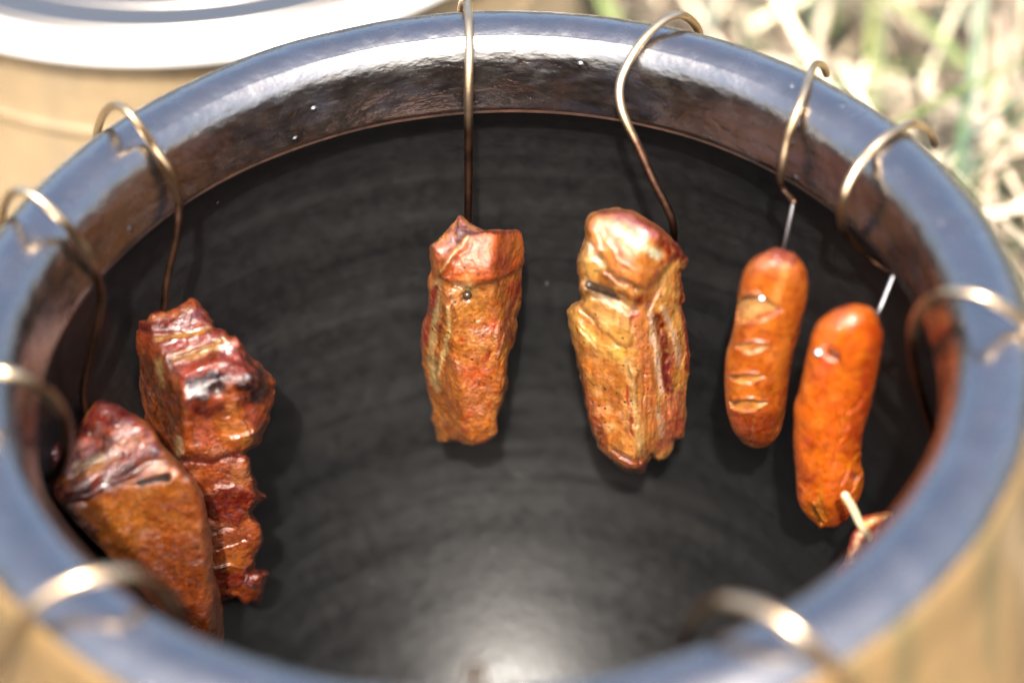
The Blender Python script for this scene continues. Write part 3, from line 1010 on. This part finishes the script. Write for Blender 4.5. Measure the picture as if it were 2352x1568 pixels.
# folded belly
meat('pork_belly', 'folded pork belly with rolled golden skin and red and white layers down its right side', 'pork', G_P,
     (1289.5, 464.2, 0.403), (240, 500, 1.142),
     [(180, 65), (240, 48), (330, 45), (430, 75), (520, 130), (610, 195), (660, 260), (690, 310), (722, 335), (690, 380), (670, 400), (702, 480), (690, 560), (680, 600), (716, 680), (732, 770),
      (741, 880), (722, 990), (716, 1100), (706, 1200), (692, 1330), (625, 1338), (602, 1430), (555, 1456), (510, 1432), (492, 1470), (462, 1520), (400, 1526), (310, 1480), (240, 1400),
      (200, 1320), (165, 1200), (130, 1050), (105, 950), (80, 830), (55, 720), (52, 640), (70, 600), (126, 565), (113, 500), (119, 430), (112, 400), (108, 340), (125, 280), (152, 222), (148, 150), (162, 90)],
     [(250, 700, -24, 4), (425, 800, 48, 0, 0.006), (380, 330, -5, 46, 0.012), (380, 170, 10, 72, 0.010), (100, 900, -72, 0, 0.008)], 0.043,
     [('poly', [(145, 130), (180, 55), (330, 40), (600, 185), (690, 290), (575, 400), (500, 505), (400, 480), (280, 405), (200, 310), (158, 235)], 20, 5.5),
      ('line', [(155, 235), (215, 330), (300, 420), (420, 500)], 16, -3.2),
      ('poly', [(108, 320), (150, 260), (260, 410), (430, 540), (390, 600), (200, 490), (110, 400)], 16, 2.4),
      ('line', [(120, 440), (180, 480), (300, 540), (420, 600)], 22, -5.0),
      ('poly', [(118, 470), (200, 540), (400, 640), (420, 760), (350, 860), (240, 760), (125, 590)], 18, 2.2),
      ('line', [(120, 590), (200, 710), (290, 800), (350, 850)], 18, -2.8), ('line', [(62, 650), (130, 760), (230, 850), (340, 905)], 34, 3.6), ('line', [(90, 690), (180, 810), (280, 880)], 10, -1.2),
      ('line', [(180, 1010), (300, 1100), (380, 1150)], 20, -0.5), ('line', [(160, 1130), (280, 1240), (380, 1320)], 22, -0.5),
      ('line', [(220, 1340), (320, 1440), (440, 1480)], 18, -2.0),
      ('line', [(412, 660), (390, 850), (378, 1050), (400, 1300), (440, 1480)], 12, -1.8), ('line', [(395, 900), (425, 1150), (455, 1420)], 18, 1.6), ('line', [(460, 900), (470, 1100), (490, 1400)], 9, -1.3),
      ('line', [(490, 700), (500, 950), (520, 1250)], 26, 1.6), ('line', [(505, 640), (545, 860), (580, 1090)], 13, 2.0), ('line', [(545, 660), (590, 860), (615, 1080)], 17, -3.0),
      ('line', [(580, 620), (650, 780), (660, 960)], 18, 1.6), ('line', [(690, 600), (700, 800), (690, 1100)], 14, -1.6), ('line', [(560, 420), (540, 540), (500, 600)], 18, -2.6),
      ('line', [(600, 360), (590, 520), (640, 620)], 16, 1.8), ('line', [(430, 960), (500, 980)], 8, -0.9), ('line', [(440, 1080), (540, 1100)], 8, -0.9), ('line', [(450, 860), (520, 870)], 8, -0.8),
      ('line', [(470, 1200), (560, 1210)], 9, -0.9), ('line', [(590, 1130), (640, 1330)], 12, -1.6), ('line', [(500, 1330), (540, 1430)], 12, -1.6),
      ('line', [(250, 210), (330, 320), (420, 400)], 12, 0.9), ('line', [(330, 200), (420, 300), (520, 380)], 10, 0.8), ('line', [(200, 130), (230, 250)], 10, -0.9)],
     [('poly', [(145, 130), (180, 55), (330, 40), (600, 185), (690, 290), (575, 400), (500, 505), (400, 480), (280, 405), (200, 310), (158, 235)], 16, (204, 132, 54), 0.9),
      ('line', [(240, 60), (280, 170), (330, 290), (440, 400)], 20, (170, 88, 30), 0.5),
      ('line', [(340, 80), (430, 110), (530, 170), (620, 240), (660, 300)], 42, (148, 50, 22), 0.95), ('line', [(220, 55), (330, 52)], 14, (140, 66, 30), 0.7),
      ('line', [(320, 150), (370, 205), (450, 255), (560, 300)], 24, (240, 220, 186), 0.95), ('blob', (420, 400), 60, (214, 132, 52), 0.7), ('line', [(500, 480), (560, 370), (640, 310)], 15, (150, 66, 30), 0.7),
      ('line', [(160, 245), (195, 310), (240, 370)], 16, (232, 214, 178), 0.9), ('poly', [(112, 300), (150, 270), (230, 390), (200, 440), (118, 400)], 16, (216, 168, 92), 0.8),
      ('line', [(250, 420), (340, 520), (440, 560)], 22, (140, 76, 30), 0.7), ('line', [(140, 450), (200, 530), (330, 600), (420, 610)], 20, (224, 186, 136), 0.8), ('blob', (470, 560), 50, (120, 34, 20), 0.85),
      ('poly', [(118, 480), (200, 560), (400, 650), (415, 760), (350, 850), (240, 750), (125, 590)], 22, (214, 162, 86), 0.75), ('line', [(62, 640), (130, 750), (250, 840), (345, 890)], 42, (222, 170, 88), 0.85),
      ('line', [(110, 740), (190, 820)], 12, (236, 214, 160), 0.7), ('poly', [(80, 860), (330, 950), (380, 1060), (380, 1400), (300, 1480), (180, 1250)], 60, (178, 108, 42), 0.7),
      ('line', [(120, 1050), (180, 1240), (260, 1420), (400, 1500)], 34, (140, 64, 30), 0.7), ('blob', (210, 1080), 30, (226, 190, 140), 0.5), ('blob', (260, 1180), 28, (226, 190, 140), 0.5), ('blob', (280, 1280), 30, (226, 190, 140), 0.5),
      ('line', [(375, 900), (400, 1020), (430, 1250), (460, 1440)], 22, (208, 170, 116), 0.9), ('line', [(378, 1050), (390, 1200), (400, 1330)], 9, (160, 66, 30), 0.8),
      ('line', [(440, 660), (480, 800), (490, 1000), (510, 1280)], 40, (208, 132, 76), 0.9), ('line', [(410, 650), (440, 610)], 20, (170, 60, 40), 0.7),
      ('line', [(500, 640), (540, 850), (575, 1090)], 15, (226, 192, 168), 0.95), ('line', [(555, 670), (595, 860), (610, 1060)], 26, (124, 24, 18), 0.95), ('line', [(635, 860), (635, 960)], 12, (170, 76, 46), 0.8),
      ('line', [(580, 600), (645, 770), (670, 920)], 15, (222, 184, 156), 0.8), ('line', [(690, 400), (690, 560), (720, 760), (720, 950)], 18, (134, 42, 26), 0.85), ('line', [(590, 380), (570, 480)], 24, (202, 156, 96), 0.7),
      ('poly', [(580, 1100), (700, 1060), (700, 1320), (600, 1400), (540, 1440)], 25, (188, 104, 78), 0.75), ('line', [(560, 1180), (570, 1320)], 16, (222, 190, 160), 0.7), ('blob', (660, 1250), 50, (150, 50, 38), 0.7),
      ('blob', (450, 1500), 60, (150, 40, 24), 0.85), ('line', [(660, 250), (700, 340)], 26, (120, 30, 22), 0.85)],
     ((212, 160, 90), (196, 134, 64), (176, 96, 42)), M['pork'], seed=11, rough=0.9, fray=0.6, deepen=0.98, fibre=(0, 0, 1), tint=(0.96, 1.06, 1.12))

# crusty chunk, left
meat('pork_chunk', 'crusty square topped pork chunk with ragged lower end, hanging behind the left front block', 'pork', G_P,
     (277.2, 677.0, 0.452), (500, 490, 1.136),
     [(380, 40), (400, 80), (430, 130), (482, 190), (560, 235), (620, 290), (700, 358), (745, 420), (776, 480), (762, 560), (735, 640), (690, 730), (655, 780), (618, 805), (652, 860), (660, 940), (670, 990),
      (706, 1020), (672, 1070), (650, 1112), (692, 1170), (696, 1270), (652, 1370), (640, 1412), (712, 1420), (716, 1470), (670, 1542), (628, 1540), (600, 1505), (480, 1530), (440, 1400), (390, 1150), (330, 940),
      (240, 800), (160, 670), (112, 560), (95, 440), (92, 318), (40, 302), (46, 250), (90, 148), (180, 100), (280, 75)],
     [(540, 640, 6, 2), (310, 560, -66, 4, 0.006), (520, 455, -14, 66, 0.006), (700, 600, 62, 0, 0.010)], 0.05,
     [('poly', [(290, 380), (520, 300), (780, 460), (740, 660), (640, 800), (470, 850), (320, 800)], 24, 4.0), ('line', [(330, 850), (470, 860), (620, 810)], 20, -3.0),
      ('line', [(110, 190), (300, 190), (450, 160)], 12, -2.0), ('line', [(200, 240), (440, 190)], 10, 1.5), ('line', [(250, 330), (520, 235)], 14, -1.6), ('line', [(320, 400), (620, 300)], 16, 1.4),
      ('blob', (500, 488), 40, -4.0), ('line', [(370, 620), (450, 640), (540, 620)], 16, -2.2), ('line', [(380, 640), (390, 760)], 10, -1.0), ('line', [(430, 640), (440, 760)], 10, 1.0), ('line', [(480, 660), (560, 740), (660, 700)], 26, 2.4),
      ('poly', [(430, 1000), (560, 960), (710, 1020), (590, 1190), (440, 1110)], 14, 3.4), ('line', [(440, 1200), (520, 1190), (590, 1180)], 12, -2.4), ('line', [(480, 1290), (640, 1250)], 12, -1.6), ('line', [(480, 1400), (620, 1380)], 12, 1.8),
      ('line', [(640, 1420), (600, 1520)], 12, -2.0), ('line', [(180, 300), (200, 480), (250, 640)], 16, -1.8), ('line', [(130, 420), (150, 560)], 12, 1.5), ('line', [(310, 810), (370, 870)], 16, 2.4), ('line', [(600, 560), (640, 700)], 12, -1.0)],
     [('poly', [(95, 150), (380, 40), (560, 235), (770, 470), (560, 440), (420, 540), (300, 430), (200, 260)], 22, (150, 58, 32), 0.92),
      ('line', [(110, 160), (240, 150), (390, 100)], 26, (120, 34, 28), 0.9), ('line', [(130, 120), (280, 95), (370, 60)], 16, (172, 108, 52), 0.6),
      ('line', [(190, 225), (330, 205), (450, 170)], 16, (190, 140, 70), 0.9), ('line', [(260, 250), (440, 205)], 10, (160, 46, 24), 0.8), ('line', [(270, 320), (400, 290), (520, 240)], 24, (196, 146, 76), 0.85),
      ('line', [(330, 390), (500, 350), (620, 300)], 20, (186, 84, 60), 0.85), ('poly', [(330, 430), (480, 380), (560, 420), (470, 500), (440, 560), (350, 540)], 16, (66, 26, 28), 0.95),
      ('poly', [(580, 450), (700, 370), (770, 480), (720, 560), (620, 560)], 18, (54, 20, 22), 0.95), ('line', [(340, 560), (440, 600), (520, 570)], 24, DRED, 0.85), ('line', [(600, 280), (740, 420)], 12, (96, 40, 40), 0.7),
      ('blob', (510, 480), 34, DBROWN, 0.95), ('poly', [(370, 640), (470, 640), (480, 760), (380, 780)], 18, (196, 106, 78), 0.85), ('blob', (560, 680), 80, (216, 136, 66), 0.85), ('blob', (640, 730), 50, (220, 146, 56), 0.8),  # first blob paints the dark inside the hook hole
      ('blob', (560, 570), 40, (206, 140, 88), 0.7), ('line', [(640, 560), (700, 640)], 26, (170, 72, 34), 0.7), ('line', [(340, 830), (460, 850), (600, 800)], 16, (130, 40, 24), 0.8), ('blob', (320, 830), 22, DBROWN, 0.8),
      ('poly', [(90, 300), (260, 300), (320, 620), (300, 800), (180, 660), (100, 500)], 30, (110, 62, 26), 0.85), ('line', [(190, 330), (210, 460)], 14, (196, 160, 110), 0.6), ('line', [(290, 740), (300, 800)], 16, (206, 180, 150), 0.8),  # dark brown polygon paints shade onto the left face
      ('poly', [(560, 850), (650, 860), (660, 960), (560, 960)], 20, (206, 136, 88), 0.7), ('poly', [(430, 1010), (560, 960), (706, 1020), (600, 1180), (440, 1110)], 16, (128, 36, 22), 0.85), ('blob', (480, 980), 60, (180, 96, 44), 0.6),
      ('poly', [(450, 1200), (680, 1150), (690, 1290), (500, 1330)], 25, (184, 100, 58), 0.7), ('blob', (570, 1360), 80, (216, 132, 48), 0.8), ('line', [(480, 1460), (620, 1440), (700, 1440)], 40, (146, 40, 26), 0.85), ('blob', (680, 1480), 40, (90, 22, 24), 0.9),
      ('blob', (80, 270), 40, (150, 70, 24), 0.9)],
     ((190, 104, 48), (176, 84, 36), (140, 50, 26)), M['pork'], seed=23, rough=1.25, fray=1.2, deepen=0.75, tint=(0.88, 1.06, 1.02))

# skin side block, front left
meat('pork_block', 'brown pork block with herbs on its skin, nearest the left front rim', 'pork', G_P,
     (96.7, 870.4, 0.411), (620, 575, 1.124),
     [(320, 120), (400, 135), (460, 175), (520, 213), (612, 290), (660, 370), (730, 440), (790, 510), (860, 600), (910, 740), (930, 870), (945, 980), (960, 1100), (976, 1220), (992, 1350), (988, 1460), (965, 1560),
      (900, 1680), (700, 1720), (520, 1660), (420, 1400), (330, 1120), (250, 980), (150, 800), (70, 680), (60, 610), (80, 520), (130, 420), (150, 350), (210, 240), (280, 160)],
     [(640, 900, 8, 4), (215, 830, -60, -28, 0.006), (480, 600, -16, 64, 0.008), (930, 1000, 70, 0, 0.012)], 0.06,
     [('line', [(90, 590), (260, 480), (450, 420)], 16, -2.0), ('line', [(120, 640), (300, 560), (520, 470)], 14, -1.4), ('line', [(190, 490), (350, 430)], 16, 2.2), ('line', [(150, 680), (330, 610), (560, 480), (700, 440)], 26, 2.0),
      ('line', [(200, 300), (400, 330), (560, 280)], 14, -1.3), ('line', [(250, 240), (420, 250)], 12, 1.4), ('line', [(545, 588), (700, 553)], 17, -6.0), ('blob', (470, 880), 90, 2.5), ('blob', (780, 900), 120, 1.5), ('line', [(300, 160), (240, 300)], 14, 1.6),
      ('line', [(560, 650), (520, 800), (560, 1000)], 30, -1.0)],
     [('poly', [(320, 110), (520, 210), (680, 400), (560, 500), (330, 640), (150, 690), (60, 620), (150, 350)], 22, (138, 48, 30), 0.95), ('blob', (420, 230), 60, (96, 30, 24), 0.8), ('line', [(210, 250), (150, 400), (90, 560)], 22, (110, 34, 24), 0.8), ('line', [(160, 400), (330, 300), (560, 260)], 22, (196, 110, 80), 0.55),
      ('line', [(100, 570), (260, 510), (420, 440)], 20, (184, 128, 56), 0.85), ('line', [(195, 485), (345, 432)], 20, (236, 216, 190), 0.9), ('line', [(360, 385), (520, 370), (620, 330)], 16, (210, 150, 110), 0.6), ('line', [(420, 350), (560, 320)], 10, (190, 130, 60), 0.7),  # palest line: strip of fat with its sheen painted in
      ('line', [(150, 676), (330, 606), (520, 500), (640, 430)], 38, (92, 26, 24), 0.95), ('line', [(310, 120), (420, 150), (510, 210)], 20, (120, 26, 22), 0.8), ('line', [(560, 480), (690, 440), (800, 560)], 24, (176, 104, 60), 0.6),
      ('poly', [(280, 720), (560, 640), (600, 820), (500, 1000), (400, 1000)], 50, (198, 130, 56), 0.75), ('poly', [(60, 640), (150, 690), (300, 850), (380, 1030), (380, 1200), (250, 980)], 20, (60, 32, 18), 0.8),  # darkest polygon paints shade onto the left face
      ('poly', [(560, 1000), (900, 800), (980, 1300), (960, 1560), (560, 1560), (430, 1050)], 90, (146, 78, 36), 0.8), ('blob', (700, 1250), 140, (138, 66, 40), 0.6), ('blob', (580, 640), 50, (210, 150, 96), 0.7), ('line', [(550, 588), (620, 572), (700, 552)], 15, DBROWN, 1.0), ('blob', (562, 585), 26, DBROWN, 1.0), ('blob', (682, 556), 26, DBROWN, 1.0)],  # last strokes paint the dark inside the hook slit
     ((190, 120, 52), (172, 98, 40), (150, 72, 32)), M['pork'], seed=37, rough=0.8, fray=0.4, deepen=0.75, tint=(0.97, 1.04, 1.0))

# lower right, mostly behind the near rim
meat('pork_scrap', 'dark red pork piece with pale ridges, half hidden behind the near right rim', 'pork', G_P,
     (1902.0, 1063.8, 0.1645), (500, 900, 1.105),
     [(500, 800), (620, 735), (820, 700), (1100, 760), (1400, 1100), (1500, 1700), (1300, 2300), (900, 2500), (500, 2300), (260, 1800), (130, 1530), (235, 1380), (305, 1210), (380, 1040), (440, 930)],
     [(500, 1000, -20, 6), (700, 1000, 55, 0, 0.01), (600, 850, 0, 60, 0.008)], 0.05,
     [('line', [(520, 860), (640, 800), (820, 730)], 60, 4.0), ('line', [(440, 1000), (380, 1180), (290, 1370)], 70, 3.5), ('line', [(620, 930), (520, 1100), (460, 1300)], 60, -4.5), ('line', [(700, 900), (860, 780)], 50, -3.0)],
     [('line', [(500, 860), (640, 800), (830, 720)], 60, (224, 176, 130), 0.9), ('line', [(440, 1000), (380, 1180), (280, 1380)], 60, (228, 184, 160), 0.85), ('blob', (560, 1000), 60, (226, 180, 150), 0.7), ('line', [(640, 940), (500, 1250)], 40, (110, 50, 50), 0.8)],
     ((150, 50, 36), (130, 34, 30), (196, 110, 84)), M['pork'], step=1.8, seed=51, rough=0.9, deepen=2.8)

# shadowed scrap by the left rim
meat('pork_offcut', 'small shadowed pork offcut between the left rim and the brown block', 'pork', G_P,
     (0.0, 773.7, 0.2468), (460, 1150, 1.115),
     [(300, 1090), (370, 1050), (480, 985), (550, 968), (575, 1100), (540, 1300), (520, 1600), (430, 1800), (330, 1750), (280, 1400)],
     [(440, 1200, -10, 4), (400, 1080, 0, 60, 0.006)], 0.035,
     [('line', [(440, 1010), (430, 1250)], 30, -3.0)], [('line', [(470, 1000), (440, 1090)], 28, (206, 140, 110), 0.7)],
     ((130, 40, 30), (110, 30, 26), (170, 80, 56)), M['pork'], seed=57, rough=0.9)

# sausages
SK = ((206, 118, 42), (192, 100, 34), (162, 72, 28))


def slash(x0, x1, y, dip, hh, d=1.5):
    top = [(x0, y), ((x0 + x1) / 2, y - dip), (x1, y)]
    pol = [(x0, y), ((x0 + x1) / 2, y - dip), (x1, y), ((x0 * 0.35 + x1 * 0.65), y + hh * 0.8), ((x0 * 0.6 + x1 * 0.4), y + hh), (x0 + (x1 - x0) * 0.12, y + hh * 0.6)]
    return ([('poly', pol, 7, -d), ('line', [(a, b - 9) for a, b in top], 9, 1.1), ('line', pol[2:], 10, 0.7)],
            [('poly', pol, 7, (214, 146, 84), 0.97), ('line', top, 5, (92, 40, 18), 0.75), ('line', pol[2:5], 5, (214, 150, 72), 0.8), ('blob', ((x0 + x1) / 2, y + hh * 0.5), 26, (176, 92, 60), 0.5)])  # thin dark top line paints the shadow cast by the lip


fe, pa = [], []
for args in ((100, 285, 548, 10, 48), (68, 255, 712, 10, 44), (70, 275, 845, 6, 56)):
    a, b = slash(*args)
    fe += a
    pa += b
big = [(112, 330), (150, 295), (225, 290), (300, 330), (345, 365), (300, 395), (230, 425), (110, 436)]
fe += [('poly', big, 12, -1.8), ('line', [(128, 305), (160, 285), (225, 280)], 10, 1.4), ('line', [(110, 440), (230, 430), (335, 375)], 10, 0.9), ('line', [(360, 130), (340, 230), (320, 320)], 22, -0.9),
       ('line', [(380, 90), (395, 200)], 10, 0.7), ('line', [(195, 930), (198, 1000), (188, 1060)], 7, -0.8), ('blob', (385, 85), 40, -1.2), ('line', [(280, 70), (320, 90)], 10, -0.9), ('line', [(340, 70), (350, 110)], 8, 0.9)]
pa += [('poly', big, 9, (222, 160, 118), 0.97), ('blob', (200, 350), 50, (220, 176, 140), 0.7), ('line', [(150, 300), (225, 296), (300, 340)], 8, (96, 36, 20), 0.8), ('line', [(215, 410), (330, 370)], 12, (160, 40, 30), 0.7),  # narrow dark line paints the upper lip's shadow in the big slash
       ('line', [(365, 130), (345, 220), (310, 310)], 24, (214, 150, 100), 0.8), ('blob', (330, 70), 60, (150, 54, 40), 0.8), ('blob', (410, 95), 40, (130, 44, 40), 0.8), ('poly', [(80, 900), (350, 900), (300, 1080), (120, 1060)], 50, (150, 62, 28), 0.8),
       ('line', [(195, 930), (198, 1000), (188, 1060)], 5, (170, 110, 80), 0.7), ('line', [(130, 900), (165, 970), (188, 1060)], 2.5, (60, 22, 12), 0.8), ('line', [(455, 350), (420, 540), (390, 700), (360, 850)], 30, (170, 72, 26), 0.6)]  # last line paints shade down the right side
for q in range(26):
    pa.append(('blob', (rng.uniform(90, 400), rng.uniform(440, 1000)), rng.uniform(7, 15), (120, 74, 24) if q % 2 else (150, 62, 28), 0.6))
meat('slashed_sausage', 'orange brown sausage with four open slashes across its left side', 'sausage', G_S,
     (1644.1, 554.5, 0.4357), (247, 300, 1.104),
     [(320, 42), (270, 58), (200, 95), (155, 160), (132, 250), (122, 330), (108, 440), (76, 560), (62, 640), (61, 760), (67, 880), (86, 980), (130, 1045), (200, 1082), (270, 1070), (315, 1020), (346, 940), (370, 800),
      (386, 690), (410, 570), (440, 450), (466, 330), (480, 230), (466, 150), (432, 95), (402, 62), (360, 56)],
     [(270, 560, 0, 3)], 0.03, fe, pa, SK, M['sausage'], step=1.7, tube=0.0146, seed=61, rough=0.35, organic=0.45, crust=0.5, grain=0.3, deepen=1.0, tint=(0.95, 1.2, 0.85), mottle=1.4)

fe = [('line', [(650, 640), (680, 800), (695, 960), (640, 1060), (620, 1190)], 12, -1.3), ('line', [(575, 660), (570, 820), (590, 960), (580, 1120)], 10, -0.8), ('line', [(620, 700), (625, 900), (640, 1010)], 26, 0.8),
      ('line', [(800, 790), (740, 860), (700, 900)], 10, -0.9), ('line', [(760, 1100), (700, 1200), (660, 1280)], 12, -1.2), ('line', [(765, 1215), (720, 1290), (695, 1390)], 10, -1.8), ('line', [(770, 1240), (735, 1320)], 16, 1.8), ('line', [(750, 1000), (690, 1060)], 9, -0.7),
      ('blob', (620, 600), 34, -3.0), ('line', [(560, 590), (640, 610)], 14, -2.0), ('blob', (540, 1420), 46, -1.4), ('line', [(520, 1380), (560, 1460)], 9, 1.2), ('line', [(560, 1370), (575, 1460)], 8, -1.2), ('blob', (550, 1492), 22, 2.0), ('line', [(545, 1270), (550, 1360)], 10, -0.8)]
for q in range(22):
    x, y = rng.uniform(575, 690), rng.uniform(640, 1330)
    fe.append(('blob', (x, y), rng.uniform(9, 18), rng.uniform(-0.7, 0.8)))
pa = [('line', [(615, 640), (620, 800), (650, 950), (620, 1100), (600, 1300)], 46, (222, 112, 34), 0.8), ('blob', (580, 650), 50, (186, 52, 34), 0.7), ('blob', (480, 900), 90, (228, 120, 20), 0.7), ('blob', (500, 1050), 70, (206, 92, 16), 0.6),
      ('line', [(840, 480), (800, 700), (760, 900), (730, 1060)], 40, (184, 64, 16), 0.7), ('poly', [(490, 1380), (560, 1350), (580, 1470), (540, 1500), (500, 1450)], 12, (196, 128, 56), 0.85), ('line', [(515, 1390), (545, 1470)], 7, (90, 40, 16), 0.8),  # first line paints shade down the right side
      ('line', [(600, 590), (650, 615)], 15, (60, 22, 10), 0.9), ('line', [(545, 1280), (550, 1360)], 9, (226, 150, 40), 0.7), ('line', [(765, 1230), (730, 1330)], 16, (226, 130, 44), 0.8), ('line', [(755, 1110), (680, 1220)], 8, (226, 140, 30), 0.6),  # first line paints the hook hole and the point's shadow dark
      ('blob', (740, 365), 60, (216, 120, 24), 0.6), ('blob', (600, 500), 70, (226, 128, 30), 0.6)]
for q in range(30):
    pa.append(('blob', (rng.uniform(440, 820), rng.uniform(480, 1400)), rng.uniform(10, 26), (232, 140, 26) if q % 3 else (140, 60, 16), 0.5))
meat('plain_sausage', 'bright orange wrinkled sausage nearest the right rim, whole and without open slashes', 'sausage', G_S,
     (1644.1, 554.5, 0.4357), (540, 585, 1.086),
     [(735, 336), (680, 345), (610, 380), (555, 430), (525, 490), (505, 570), (480, 670), (450, 780), (430, 880), (418, 1000), (424, 1150), (432, 1300), (452, 1400), (500, 1460), (560, 1497), (640, 1496), (700, 1450), (742, 1370), (767, 1290),
      (767, 1220), (755, 1180), (752, 1130), (772, 1000), (802, 880), (832, 740), (860, 600), (873, 500), (857, 430), (828, 370), (780, 345)],
     [(640, 800, 0, 3)], 0.03, fe, pa, ((216, 116, 22), (206, 100, 16), (184, 74, 18)), M['sausage'], step=1.7, tube=0.0160, seed=71, rough=0.45, organic=0.8, crust=0.6, grain=0.35, deepen=1.05, tint=(0.97, 1.22, 0.8), mottle=1.5)
